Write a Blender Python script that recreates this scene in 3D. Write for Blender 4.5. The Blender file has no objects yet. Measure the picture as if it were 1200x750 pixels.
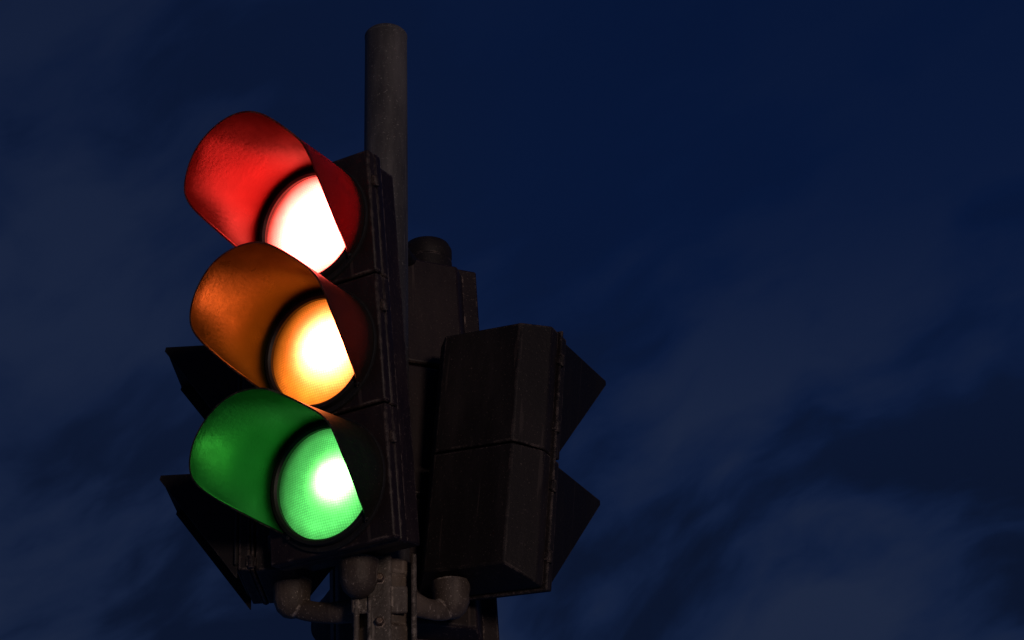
import bpy, bmesh, math, random
import numpy as np
from mathutils import Vector, Matrix, Euler
random.seed(4)
scene=bpy.context.scene
COL=scene.collection
R=math.radians

# ------------------------------------------------------------------ materials
def newmat(name):
    m=bpy.data.materials.new(name); m.use_nodes=True
    nt=m.node_tree; nt.nodes.clear()
    return m,nt
def N(nt,t,**k):
    n=nt.nodes.new(t)
    for a,b in k.items(): setattr(n,a,b)
    return n
def maprange(nt,val,a,b,c,d,smooth=False):
    n=N(nt,'ShaderNodeMapRange'); n.interpolation_type='SMOOTHSTEP' if smooth else 'LINEAR'
    nt.links.new(val,n.inputs[0])
    for i,v in enumerate((a,b,c,d)): n.inputs[i+1].default_value=v
    return n.outputs[0]
def math_(nt,op,a,b=None):
    n=N(nt,'ShaderNodeMath',operation=op)
    for i,v in enumerate((a,b)):
        if v is None: continue
        if isinstance(v,(int,float)): n.inputs[i].default_value=v
        else: nt.links.new(v,n.inputs[i])
    return n.outputs[0]
def mixc(nt,f,a,b,blend='MIX'):
    n=N(nt,'ShaderNodeMix',data_type='RGBA',blend_type=blend)
    if isinstance(f,(int,float)): n.inputs[0].default_value=f
    else: nt.links.new(f,n.inputs[0])
    for i,v in ((6,a),(7,b)):
        if isinstance(v,tuple): n.inputs[i].default_value=(*v,1)
        else: nt.links.new(v,n.inputs[i])
    return n.outputs[2]
def noise(nt,vec,scale,detail=6,rough=.6,stretch=None):
    if stretch:
        mp=N(nt,'ShaderNodeMapping'); mp.inputs['Scale'].default_value=stretch
        nt.links.new(vec,mp.inputs[0]); vec=mp.outputs[0]
    n=N(nt,'ShaderNodeTexNoise'); n.inputs['Scale'].default_value=scale
    n.inputs['Detail'].default_value=detail; n.inputs['Roughness'].default_value=rough
    nt.links.new(vec,n.inputs['Vector']); return n.outputs['Fac']

def worn(name,base,dust,edge,rough=.5,dust_amt=.5,edge_rad=.004,edge_amt=1.0,speck=.5,bump=.15,metal=0.0,stretch=(1,1,.35),spec=.4,trans=0.0,tint=None):
    m,nt=newmat(name)
    tc=N(nt,'ShaderNodeTexCoord'); v=tc.outputs['Object']
    big=noise(nt,v,9,8,.65,stretch)
    streak=noise(nt,v,30,5,.6,(1,1,.12) if stretch!=(1,1,1) else (1,.3,1))
    fine=noise(nt,v,260,4,.6)
    f=maprange(nt,big,.42,.70,0,dust_amt,True)
    f=math_(nt,'ADD',f,maprange(nt,streak,.5,.72,0,dust_amt*.6,True))
    col=mixc(nt,f,base,dust)
    sp=maprange(nt,fine,.62,.68,0,speck,True)
    col=mixc(nt,sp,col,edge)
    scr=noise(nt,v,70,3,.5,(1,1,.05))
    col=mixc(nt,maprange(nt,scr,.67,.71,0,speck*.4,True),col,edge)
    if edge_amt>0:
        bv=N(nt,'ShaderNodeBevel',samples=4); bv.inputs['Radius'].default_value=edge_rad
        ge=N(nt,'ShaderNodeNewGeometry')
        dt=N(nt,'ShaderNodeVectorMath',operation='DOT_PRODUCT')
        nt.links.new(bv.outputs[0],dt.inputs[0]); nt.links.new(ge.outputs['Normal'],dt.inputs[1])
        inv=math_(nt,'SUBTRACT',1.0,dt.outputs['Value'])
        em=maprange(nt,inv,.003,.04,0,1,True)
        chip=maprange(nt,noise(nt,v,38,7,.78),.47,.57,0,edge_amt,True)
        col=mixc(nt,math_(nt,'MULTIPLY',em,chip),col,edge)
    p=N(nt,'ShaderNodeBsdfPrincipled'); p.inputs['Metallic'].default_value=metal
    p.inputs['Specular IOR Level'].default_value=spec
    if tint: p.inputs['Specular Tint'].default_value=(*tint,1)
    nt.links.new(col,p.inputs['Base Color'])
    nt.links.new(maprange(nt,big,.3,.7,rough-.10,rough+.16),p.inputs['Roughness'])
    b=N(nt,'ShaderNodeBump'); b.inputs['Strength'].default_value=bump; b.inputs['Distance'].default_value=.002
    h=math_(nt,'ADD',noise(nt,v,140,5,.6),math_(nt,'MULTIPLY',big,1.5))
    nt.links.new(h,b.inputs['Height']); nt.links.new(b.outputs[0],p.inputs['Normal'])
    sh=p.outputs[0]
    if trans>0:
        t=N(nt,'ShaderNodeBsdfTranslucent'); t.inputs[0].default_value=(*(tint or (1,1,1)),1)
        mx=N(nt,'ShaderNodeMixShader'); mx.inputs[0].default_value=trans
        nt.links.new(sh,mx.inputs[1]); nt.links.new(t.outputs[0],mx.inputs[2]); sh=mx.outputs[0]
    o=N(nt,'ShaderNodeOutputMaterial'); nt.links.new(sh,o.inputs[0])
    return m

M_HOUSE=worn('weathered_black_plastic',(.015,.008,.008),(.034,.021,.019),(.28,.21,.17),.5,.7,.005,.7,.3,.3)
M_BACK =worn('faded_black_housing',(.011,.008,.008),(.025,.019,.019),(.20,.15,.13),.6,.75,.005,.7,.3,.3,spec=.3)
M_VOUT =worn('visor_outer_black',(.008,.006,.007),(.019,.015,.015),(.10,.08,.07),.6,.6,.003,.5,.3,spec=.25)
def vin(n,c,t,tr,sp): return worn(n,c,tuple(x*1.9 for x in c),tuple(x*2.4 for x in c),.32,.8,.002,.0,.3,.20,stretch=(1,1,1),spec=sp,tint=t,trans=tr)  # each lamp's light colour is painted into its lining's base and specular tint
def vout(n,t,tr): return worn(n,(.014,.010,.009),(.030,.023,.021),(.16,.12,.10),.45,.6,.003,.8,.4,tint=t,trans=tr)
VR=(vout('red_visor_shell',(1,.04,.02),.14),vin('red_light_tinted_visor_lining',(.021,.0006,.0002),(1,.005,.002),.14,.40))
VA=(vout('amber_visor_shell',(1,.4,.12),.08),vin('amber_light_tinted_visor_lining',(.026,.019,.0015),(1,.66,.08),.08,.7))
VG=(vout('green_visor_shell',(.4,1,.4),.045),vin('green_light_tinted_visor_lining',(.004,.060,.011),(.12,1,.22),.045,.8))
M_RIM  =worn('black_rubber_rim',(.012,.011,.011),(.030,.026,.024),(.08,.07,.06),.55,.4,.002,.4)
M_POLE =worn('weathered_painted_steel',(.052,.048,.048),(.14,.13,.125),(.28,.26,.24),.5,.9,.003,.6,.9,.4,.0,(1,1,.25))
M_CAST =worn('cast_grey_bracket_metal',(.070,.052,.040),(.17,.13,.10),(.40,.33,.27),.55,.85,.006,1,.8,.9)
M_PLATE=worn('scuffed_clamp_metal',(.070,.056,.044),(.17,.14,.115),(.42,.36,.30),.5,.85,.006,1,.8,.9)
M_BOLT =worn('zinc_bolt_steel',(.20,.16,.13),(.13,.08,.05),(.45,.4,.35),.4,.8,.002,.5,.3,.2,.6)

def lensmat(name,edge,es,core,cs,r0,r1,hot=(0.0,0.0),limlo=.6,pw=2.2,celld=.8):
    m,nt=newmat(name)
    tc=N(nt,'ShaderNodeTexCoord'); v=tc.outputs['Object']
    sx=N(nt,'ShaderNodeSeparateXYZ'); nt.links.new(v,sx.inputs[0])
    dx=math_(nt,'SUBTRACT',sx.outputs[0],hot[0]); dz=math_(nt,'SUBTRACT',sx.outputs[2],hot[1])
    r=math_(nt,'SQRT',math_(nt,'ADD',math_(nt,'MULTIPLY',dx,dx),math_(nt,'MULTIPLY',dz,dz)))
    fall=maprange(nt,r,r0,r1,1,0,True)
    fall=math_(nt,'POWER',fall,pw)
    flat=N(nt,'ShaderNodeMapping'); flat.inputs['Scale'].default_value=(1,0,1); nt.links.new(v,flat.inputs[0])
    vo=N(nt,'ShaderNodeTexVoronoi',feature='F1'); vo.inputs['Scale'].default_value=225; vo.inputs['Randomness'].default_value=.15
    nt.links.new(flat.outputs[0],vo.inputs['Vector'])
    cell=maprange(nt,vo.outputs['Distance'],.1,.6,1.12,celld,True)
    dirt=maprange(nt,noise(nt,v,22,4,.6),.35,.65,.86,1.08,True)
    cell=math_(nt,'MULTIPLY',cell,dirt)
    rad=math_(nt,'SQRT',math_(nt,'ADD',math_(nt,'MULTIPLY',sx.outputs[0],sx.outputs[0]),math_(nt,'MULTIPLY',sx.outputs[2],sx.outputs[2])))
    lim=maprange(nt,rad,.078,.1,1.0,limlo,True)
    # the lens throws its beam forward: radiance falls towards grazing angles
    ge=N(nt,'ShaderNodeNewGeometry'); dt=N(nt,'ShaderNodeVectorMath',operation='DOT_PRODUCT')
    nt.links.new(ge.outputs['Normal'],dt.inputs[0]); nt.links.new(ge.outputs['Incoming'],dt.inputs[1])
    beam=maprange(nt,math_(nt,'ABSOLUTE',dt.outputs['Value']),.30,.90,.02,1.2,True)
    cell=math_(nt,'MULTIPLY',cell,beam)
    e1=N(nt,'ShaderNodeEmission'); e1.inputs[0].default_value=(*edge,1)
    nt.links.new(math_(nt,'MULTIPLY',math_(nt,'MULTIPLY',cell,lim),es),e1.inputs[1])
    e2=N(nt,'ShaderNodeEmission'); e2.inputs[0].default_value=(*core,1)
    nt.links.new(math_(nt,'MULTIPLY',math_(nt,'MULTIPLY',fall,cell),cs),e2.inputs[1])
    a=N(nt,'ShaderNodeAddShader'); nt.links.new(e1.outputs[0],a.inputs[0]); nt.links.new(e2.outputs[0],a.inputs[1])
    o=N(nt,'ShaderNodeOutputMaterial'); nt.links.new(a.outputs[0],o.inputs[0])
    return m
L_RED=lensmat('lit_red_lens',(1,.10,.07),11,(1,.06,.048),36,.03,.15,(.01,.0),.42)
L_AMB=lensmat('lit_amber_lens',(1,.21,.015),2.1,(1,.17,.058),58,.0,.130,(.028,.0),.6,3.6)
L_GRN=lensmat('lit_green_lens',(.15,1,.19),1.0,(.26,1,.20),18,.0,.120,(.030,-.004),.55,6.8,.74)
def darklens(name,c):
    m,nt=newmat(name); p=N(nt,'ShaderNodeBsdfPrincipled')
    tc=N(nt,'ShaderNodeTexCoord'); n=noise(nt,tc.outputs['Object'],120,3)
    nt.links.new(mixc(nt,n,c,tuple(x*.5 for x in c)),p.inputs['Base Color']); p.inputs['Roughness'].default_value=.2
    o=N(nt,'ShaderNodeOutputMaterial'); nt.links.new(p.outputs[0],o.inputs[0]); return m
D_RED=darklens('unlit_red_lens',(.15,.01,.01)); D_AMB=darklens('unlit_amber_lens',(.2,.08,.01)); D_GRN=darklens('unlit_green_lens',(.01,.12,.05))

# ------------------------------------------------------------------ mesh helpers
class MB:
    def __init__(s): s.v=[];s.f=[];s.m=[]
    def add(s,v,f,mi=0):
        o=len(s.v); s.v+= [tuple(x) for x in v]; s.f+=[tuple(i+o for i in q) for q in f]; s.m+=[mi]*len(f)
    def rings(s,rings,close=True,caps=True,mi=0):
        n=len(rings[0]); v=[p for r in rings for p in r]; f=[]
        for i in range(len(rings)-1):
            for j in range(n if close else n-1):
                k=(j+1)%n; f.append((i*n+j,i*n+k,(i+1)*n+k,(i+1)*n+j))
        if caps:
            f.append(tuple(range(n))[::-1]); o=(len(rings)-1)*n; f.append(tuple(range(o,o+n)))
        s.add(v,f,mi)
    def prism(s,w,h,y0,y1,y2=None,chx=0,ct=0,cb=0,zc=0,xc=0,mi=0):
        def rect(w,zt,zb,y): return [(xc-w/2,y,zb),(xc+w/2,y,zb),(xc+w/2,y,zt),(xc-w/2,y,zt)]
        r=[rect(w,zc+h/2,zc-h/2,y0),rect(w,zc+h/2,zc-h/2,y1)]
        if y2 is not None: r.append(rect(w-2*chx,zc+h/2-ct,zc-h/2+cb,y2))
        s.rings(r,mi=mi)
    def box(s,c,d,rot=None,mi=0):
        v=[Vector((x*d[0]/2,y*d[1]/2,z*d[2]/2)) for x in(-1,1) for y in(-1,1) for z in(-1,1)]
        if rot is not None: v=[rot@q for q in v]
        v=[q+Vector(c) for q in v]
        s.add(v,[(0,1,3,2),(4,6,7,5),(0,4,5,1),(2,3,7,6),(0,2,6,4),(1,5,7,3)],mi)
    def lathe(s,prof,axis='Y',n=48,c=(0,0,0),mi=0,caps=True,rot=None):
        rr=[]
        for r,h in prof:
            ring=[]
            for j in range(n):
                a=2*math.pi*j/n
                p=Vector((r*math.cos(a),h,r*math.sin(a))) if axis=='Y' else Vector((r*math.cos(a),r*math.sin(a),h))
                if rot is not None: p=rot@p
                ring.append(p+Vector(c))
            rr.append(ring)
        s.rings(rr,caps=caps,mi=mi)
    def tube(s,pts,rad,n=20,flat=1.0,mi=0):
        pts=[Vector(p) for p in pts]
        P=[]; Q=[]
        for i in range(len(pts)-1):
            p0=pts[max(i-1,0)];p1=pts[i];p2=pts[i+1];p3=pts[min(i+2,len(pts)-1)]
            for k in range(6):
                t=k/6
                P.append(.5*((2*p1)+(p2-p0)*t+(2*p0-5*p1+4*p2-p3)*t*t+(3*p1-p0-3*p2+p3)*t**3))
                Q.append(rad[i]*(1-t)+rad[i+1]*t)
        P.append(pts[-1]);Q.append(rad[-1]); rr=[]
        for i,p in enumerate(P):
            d=(P[min(i+1,len(P)-1)]-P[max(i-1,0)]).normalized()
            up=Vector((0,0,1)) if abs(d.z)<.95 else Vector((1,0,0))
            a=d.cross(up).normalized(); b=a.cross(d).normalized()
            rr.append([p+a*math.cos(2*math.pi*j/n)*Q[i]*flat+b*math.sin(2*math.pi*j/n)*Q[i] for j in range(n)])
        s.rings(rr,mi=mi)
    def obj(s,name,mats,bevel=0,smooth=True,angle=35,segs=2,parent=None,mat=None):
        me=bpy.data.meshes.new(name); me.from_pydata(s.v,[],s.f)
        for m_ in mats: me.materials.append(m_)
        for p,i in zip(me.polygons,s.m): p.material_index=i
        bm=bmesh.new(); bm.from_mesh(me); bmesh.ops.recalc_face_normals(bm,faces=bm.faces)
        bm.to_mesh(me); bm.free()
        for p in me.polygons: p.use_smooth=smooth
        if smooth:
            try: me.set_sharp_from_angle(angle=R(angle))
            except Exception: pass
        o=bpy.data.objects.new(name,me); COL.objects.link(o)
        if bevel:
            b=o.modifiers.new('b','BEVEL'); b.width=bevel; b.segments=segs; b.limit_method='ANGLE'; b.angle_limit=R(30)
            b.harden_normals=False
        if parent is not None: o.parent=parent
        if mat is not None: o.matrix_local=mat
        return o

def empty(name,M,label,cat,group=None):
    e=bpy.data.objects.new(name,None); COL.objects.link(e); e.matrix_world=M
    e.empty_display_size=.1
    e["label"]=label; e["category"]=cat
    if group: e["group"]=group
    return e

RV=.117      # visor outer radius
RL=.100      # lens radius
def visor_mb(lift,cut,seed,L=.232):
    """one-piece hood: near full at the lens, open below, right cheek cut back; lift = rise of the mouth"""
    al=[-128,-125,-119,-113,-108,-103,-98,-92,-84, 20, 30, 38, 47, 60, 75, 90,105,120,130,138]
    rt=[.98,.92,.81,.76,.75,.69,.54,.33,.14,.03]
    rt=[.03+(x-.03)*cut if i>=2 else x for i,x in enumerate(rt)]
    ls=[ .03, .10, .33, .55, .73,.88,.955,.99,1.0,1.0]+rt
    mb=MB(); na,ns=128,22
    outer=[];inner=[]
    for i in range(na+1):
        b=-128+266*i/na
        wd=3.5
        ln=.4*float(np.interp(b,al,ls))+.3*float(np.interp(b-wd,al,ls))+.3*float(np.interp(b+wd,al,ls))
        a=R(b)
        ro=[];ri=[]
        for k in range(ns+1):
            t=k/ns; y=-.004-(L*ln-.004)*t
            rr=RV-.001*(-y/L)
            if t>.98: rr+=.0008
            dr=.0007*math.sin(a*3+y*20+seed)+.0004*math.sin(a*7-y*33+seed*2)
            dz=-y*lift
            ro.append((math.sin(a)*(rr+dr),y,math.cos(a)*(rr+dr)+dz))
            ri.append((math.sin(a)*(rr+dr-.0032),y,math.cos(a)*(rr+dr-.0032)+dz))
        outer.append(ro);inner.append(ri)
    n=ns+1; v=[p for r in outer for p in r]+[p for r in inner for p in r]; off=len(outer)*n
    f=[];m=[]
    for i in range(na):
        for k in range(ns):
            a=i*n+k
            f.append((a,a+n,a+n+1,a+1)); m.append(0)
            f.append((off+a,off+a+1,off+a+n+1,off+a+n)); m.append(1)
        a=i*n+ns; f.append((a,a+n,off+a+n,off+a)); m.append(0)
        a=i*n; f.append((a,off+a,off+a+n,a+n)); m.append(0)
    for k in range(ns):
        for base in (0,na*n):
            a=base+k; f.append((a,a+1,off+a+1,off+a)); m.append(0)
    mb.v=v;mb.f=f;mb.m=m
    return mb
VIS=[(.10,1.0,.230),(.085,.88,.225),(-.02,.76,.238)]

def lens_mb():
    mb=MB(); prof=[]
    for k in range(13):
        t=k/12; r=RL*(1-t) if k<12 else .0005
        prof.append((r,-.004-.026*(1-(r/RL)**2)))
    mb.lathe(prof,n=64,caps=True); return mb

def signal_lamp(head,zc,lensm,vm,idx):
    mb=MB()
    mb.lathe([(RL-.001,-.002),(RL-.001,-.012),(RL+.003,-.016),(RL+.009,-.016),(RL+.0105,-.012),(RL+.0105,-.002)],n=72,caps=False)
    mb.lathe([(RL+.0115,.0),(RL+.0115,-.006),(RV+.003,-.006),(RV+.004,-.004),(RV+.004,.0)],n=72,caps=False)
    for a in (45,135,225,315):
        c=(math.cos(R(a))*(RL+.014),-.009,math.sin(R(a))*(RL+.014))
        mb.lathe([(.0045,.004),(.0045,-.003),(.003,-.004)],n=10,c=c)
    lamp=mb.obj('signal_lamp',[M_RIM],parent=head,mat=Matrix.Translation((0,0,zc)))
    lens_mb().obj('lens',[lensm],parent=lamp)
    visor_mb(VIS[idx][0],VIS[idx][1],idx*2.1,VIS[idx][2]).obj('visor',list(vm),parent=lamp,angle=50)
    return lamp

def vehicle_head(M,label,lenses,vins,group):
    W=.258;S=.2465
    head=empty('traffic_light',M,label,'traffic light',group)
    mb=MB()
    for i in range(3):
        z=(1-i)*S
        mb.prism(W-.002,S-.002,.0235,.042,.150,.068,.035 if i==0 else .002,.03 if i==2 else .002,zc=z)
    mb.prism(W-.03,3*S-.02,.022,.11,zc=0)
    mb.obj('housing',[M_HOUSE],bevel=.004,parent=head)
    for i in range(3):
        z=(1-i)*S
        d=MB(); d.prism(W,S-.004,0,.022,zc=0)
        d.obj('door',[M_HOUSE],bevel=.004,parent=head,mat=Matrix.Translation((0,0,z)))
        h=MB(); h.lathe([(.005,-.011),(.0065,-.007),(.0065,.007),(.005,.011)],axis='Z',n=14,c=(W/2+.003,.014,.06))
        h.box((W/2,.018,.06),(.010,.020,.012))
        h.obj('latch',[M_HOUSE],bevel=.0015,parent=head,mat=Matrix.Translation((0,0,z)))
        for zz in (-.075,.075):
            h=MB(); h.lathe([(.007,-.014),(.007,.014)],axis='Z',n=14,c=(-W/2-.004,.014,zz))
            h.box((-W/2,.018,zz),(.010,.026,.02))
            h.obj('hinge',[M_HOUSE],bevel=.0015,parent=head,mat=Matrix.Translation((0,0,z)))
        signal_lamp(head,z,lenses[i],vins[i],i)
    return head

def pedestrian_head(M,label,group,VL=.16,drop=.004,D1=.12,D2=.19,ch=.07,H=.225,S=.262,fl=.010,W=.262,cb=.055,zt=.1125,trim=0.0):
    head=empty('pedestrian_signal',M,label,'pedestrian signal',group)
    mb=MB()
    for i in range(2):
        tr=trim if i==1 else 0
        z=(.5-i)*S+tr/2
        mb.prism(W-.006,S-.003-tr,.030,D1,D2,ch,.012 if i==0 else .001,cb if i==1 else .001,zc=z)
    mb.prism(W-.03,2*S-.02-trim,.02,D1,zc=trim/2)
    mb.prism(W+fl,2*S+fl-trim,.022,.028,zc=trim/2)
    mb.obj('housing',[M_BACK],bevel=.005,parent=head)
    for i in range(2):
        z=(.5-i)*S; tr=trim if i==1 else 0
        d=MB(); d.prism(W,S-.006-tr,0,.021,zc=tr/2); d.obj('door',[M_BACK],bevel=.003,parent=head,mat=Matrix.Translation((0,0,z)))
        for zz in (-.07,.07):
            for sx,nm in ((1,'hinge'),(-1,'latch')):
                h=MB(); h.lathe([(.006,-.012),(.006,.012)],axis='Z',n=12,c=(sx*(W/2+.003),.024,zz)); h.box((sx*(W/2-.001),.024,zz),(.012,.018,.016))
                h.obj(nm,[M_BACK],bevel=.0015,parent=head,mat=Matrix.Translation((0,0,z)))
        l=MB(); l.prism(.185,.175,-.008,.0,zc=.014); lamp=l.obj('signal_lamp',[M_RIM],bevel=.004,parent=head,mat=Matrix.Translation((0,0,z)))
        g=MB(); g.prism(.168,.158,-.010,-.0085,zc=.014); g.obj('lens',[D_RED if i==0 else D_GRN],parent=lamp)
        v=MB(); hw=W/2-.006; t=.003
        for sx in(-1,1):
            x0=sx*hw; x1=sx*(hw-t)
            pr=[(-.002,zt),(-VL,zt-drop),(-VL-.002,zt-drop-.008),(-.004,zt-H),(-.002,zt-H)]
            v.rings([[(x0,y,zz) for y,zz in pr],[(x1,y,zz) for y,zz in pr]])
        v.rings([[(-hw+t,-.002,zt-.0005),(hw-t,-.002,zt-.0005),(hw-t,-.002,zt-.004),(-hw+t,-.002,zt-.004)],
                 [(-hw+t,-VL,zt-drop-.0005),(hw-t,-VL,zt-drop-.0005),(hw-t,-VL,zt-drop-.004),(-hw+t,-VL,zt-drop-.004)]])
        v.obj('visor',[M_VOUT],parent=lamp,smooth=False)
    return head

def HM(x,y,z,tilt,rho,s=1.0,roll=0.0): return Matrix.Translation((x,y,z))@Euler((R(tilt),0,R(rho)),'XYZ').to_matrix().to_4x4()@Matrix.Rotation(R(roll),4,'Y')@Matrix.Scale(s,4)

fa=R(33)
MA=HM(-math.sin(fa)*.215,-math.cos(fa)*.215,3.096,7,-33)
MBm=HM(.218,.10,2.988,3,150,1.0,-4.6)
MC=HM(-.256,.06,2.956,1,-95)
MD=HM(.030,.31,3.076,5,-160,1.2)
G='traffic signals on the post'
A=vehicle_head(MA,'black three-lens traffic light with red, amber and green all lit',[L_RED,L_AMB,L_GRN],[VR,VA,VG],G)
B=pedestrian_head(MBm,'black two-lamp pedestrian signal seen from its weathered back',G,.195,-.010,.058,.112,.040,.236,.262,.008,.250,.022,.124)
C=pedestrian_head(MC,'black two-lamp pedestrian signal with hoods behind lit traffic light',G,.145,.0,.10,.18,.06,.205,.262,.001,.180,.07,.110,.045)
Dh=vehicle_head(MD,'dark three-lens traffic light facing away behind the grey post',[D_RED,D_AMB,D_GRN],[(M_VOUT,M_VOUT)]*3,G)

# ------------------------------------------------------------------ post and brackets
post=empty('signal_post',Matrix.Translation((0,0,0)),'weathered grey steel post with cast clamp brackets holding the signals','post')
mb=MB(); PR=.0435; PT=3.935
mb.lathe([(PR,0),(PR,1.2),(PR,2.4),(PR,PT-.012)],axis='Z',n=64)
mb.obj('pole',[M_POLE],parent=post,bevel=.001)
mb=MB(); mb.lathe([(PR+.0008,PT-.016),(PR+.0008,PT-.010),(PR-.004,PT-.004),(PR-.02,PT-.001),(.002,PT)],axis='Z',n=64)
mb.obj('cap',[M_POLE],parent=post,bevel=.001)
ZB=2.695
def pt(M,l): return M@Vector(l)
kA=pt(MA,(0,.085,-.3735)); kB=pt(MBm,(.04,.080,-.258)); kC=pt(MC,(0,.085,-.214))
mb=MB()
mb.lathe([(PR+.001,ZB-.095),(PR+.009,ZB-.095),(PR+.012,ZB-.09),(PR+.012,ZB-.065),(PR+.007,ZB-.06),(PR+.007,ZB+.03),(PR+.012,ZB+.035),(PR+.012,ZB+.055),(PR+.009,ZB+.06),(PR+.001,ZB+.06)],axis='Z',n=48,caps=False)
clamp=mb.obj('clamp_bracket',[M_CAST],parent=post,bevel=.002)
mb=MB()
for x in(-.05,.05): mb.box((x,-.040,ZB-.02),(.010,.045,.17))
mb.box((-.01,-.060,ZB-.02),(.042,.014,.16))
mb.box((-.01,-.055,ZB-.02),(.098,.010,.05))
mb.obj('clamp_plate',[M_PLATE],parent=clamp,bevel=.004)
for zz in(.015,-.065):
    b=MB(); b.lathe([(.012,-.004),(.012,0),(.0085,0),(.0085,.008),(.006,.011)],axis='Y',n=6,c=(0,0,0),rot=Matrix.Rotation(math.pi,3,'Z'))
    b.obj('bolt',[M_BOLT],parent=clamp,mat=Matrix.Translation((-.01,-.068,ZB+zz)),bevel=.001)
def arm(k,start,r=.019,bow=.010):
    m_=MB(); k=Vector(k); s=Vector(start)
    ez=max(k.z-.042,s.z-.018)
    mid=Vector((k.x*.5+s.x*.5,k.y*.5+s.y*.5,(s.z+ez)/2-bow))
    near=Vector((k.x*.88+s.x*.12,k.y*.88+s.y*.12,ez-.006))
    m_.tube([s,mid,near,Vector((k.x,k.y,k.z-.026))],[.026,r,r,r*.9],flat=.7)
    m_.lathe([(.006,-.062),(.017,-.058),(.027,-.048),(.033,-.032),(.033,-.016),(.035,-.008),(.035,0.006)],axis='Z',n=32,c=k)
    return m_.obj('bracket_arm',[M_CAST],parent=clamp)
arm(kA,(-.02,-.05,ZB+.03)); arm(kB,(.03,-.02,ZB-.005)); arm(kC,(-.03,-.015,ZB-.020))
tD=pt(MD,(-.038,.07,.379))
m_=MB()
m_.lathe([(.052,-.030),(.052,.008),(.049,.012),(.052,.020),(.052,.038),(.046,.050),(.030,.059),(.003,.063)],axis='Z',n=32,c=tD)
m_.tube([(0,.035,tD.z-.05),(tD.x*.5,tD.y*.6,tD.z-.05),(tD.x,tD.y-.01,tD.z-.02)],[.02,.018,.018])
m_.obj('upper_bracket',[M_BACK],parent=post)

# ------------------------------------------------------------------ world: dusk sky with soft cloud
w=bpy.data.worlds.new("World"); scene.world=w; w.use_nodes=True; nt=w.node_tree; nt.nodes.clear()
sky=N(nt,'ShaderNodeTexSky',sky_type='NISHITA'); sky.sun_disc=False; sky.sun_elevation=R(-3); sky.sun_rotation=R(200)
tc=N(nt,'ShaderNodeTexCoord'); g=tc.outputs['Generated']
wn=N(nt,'ShaderNodeTexNoise'); wn.inputs['Scale'].default_value=5; wn.inputs['Detail'].default_value=3; nt.links.new(g,wn.inputs['Vector'])
wv=N(nt,'ShaderNodeVectorMath',operation='MULTIPLY_ADD'); nt.links.new(wn.outputs['Color'],wv.inputs[0]); wv.inputs[1].default_value=(.10,.10,.10); nt.links.new(g,wv.inputs[2])
mp=N(nt,'ShaderNodeMapping'); mp.inputs['Rotation'].default_value=(0,R(26),0)
nt.links.new(wv.outputs[0],mp.inputs[0])
mp2=N(nt,'ShaderNodeMapping'); mp2.inputs['Scale'].default_value=(1.0,1.0,2.5); mp2.inputs['Location'].default_value=(1.7,.3,.50)
nt.links.new(mp.outputs[0],mp2.inputs[0])
cl=noise(nt,mp2.outputs[0],5.6,2,.4)
cl2=noise(nt,mp2.outputs[0],15,4,.5)
sep=N(nt,'ShaderNodeSeparateXYZ'); nt.links.new(g,sep.inputs[0])
west=maprange(nt,sep.outputs[0],.14,-.16,0,1,True)
low=maprange(nt,sep.outputs[2],.35,.54,1,.10,True)
low=math_(nt,'MAXIMUM',low,math_(nt,'MULTIPLY',west,.7))
c=math_(nt,'ADD',math_(nt,'MULTIPLY',cl,.62),math_(nt,'MULTIPLY',cl2,.38))
f=math_(nt,'MULTIPLY',maprange(nt,c,.42,.61,0,1,True),low)
dk=math_(nt,'MULTIPLY',maprange(nt,c,.39,.485,1,0,True),low)
lowg=maprange(nt,sep.outputs[2],.30,.52,1,0,True)
base=mixc(nt,lowg,(.0020,.0078,.037),(.0048,.0122,.043))
base=mixc(nt,math_(nt,'MULTIPLY',west,.6),base,(.0066,.0130,.038))
col=mixc(nt,f,base,(.0115,.0195,.049))
col=mixc(nt,math_(nt,'MULTIPLY',dk,.92),col,(.0028,.0062,.021))
top=maprange(nt,sep.outputs[2],.46,.66,0,.5,True)
col=mixc(nt,top,col,(.0016,.0060,.028))
skc=mixc(nt,1.0,sky.outputs[0],(.006,.012,.03),'MULTIPLY')
col=mixc(nt,1.0,col,skc,'ADD')
bg=N(nt,'ShaderNodeBackground'); bg.inputs[1].default_value=1.0
nt.links.new(col,bg.inputs[0]); o=N(nt,'ShaderNodeOutputWorld'); nt.links.new(bg.outputs[0],o.inputs[0])

sd=bpy.data.lights.new('street_light_stand_in','SUN'); sd.energy=.55; sd.angle=R(10); sd.color=(1,.76,.64)  # weak warm lamp added as stand-in for street light from camera right
so=bpy.data.objects.new('street_light_stand_in',sd); COL.objects.link(so)
d=Vector((-.34,.92,.02)); so.rotation_euler=d.to_track_quat('-Z','Y').to_euler()

# ------------------------------------------------------------------ camera
cd=bpy.data.cameras.new('camera'); cam=bpy.data.objects.new('camera',cd); COL.objects.link(cam)
cd.sensor_width=36; cd.lens=36*2285/1200; cd.clip_end=5000
cam.location=(0,-3.30,1.5)
PITCH,YAW,ROLL=28.0,-4.2,-1.9
cam.matrix_world=Matrix.Translation(cam.location)@Matrix.Rotation(R(YAW),4,'Z')@Matrix.Rotation(R(90+PITCH),4,'X')@Matrix.Rotation(R(ROLL),4,'Z')
scene.camera=cam
scene.view_settings.view_transform='Standard'; scene.view_settings.look='None'; scene.view_settings.exposure=0
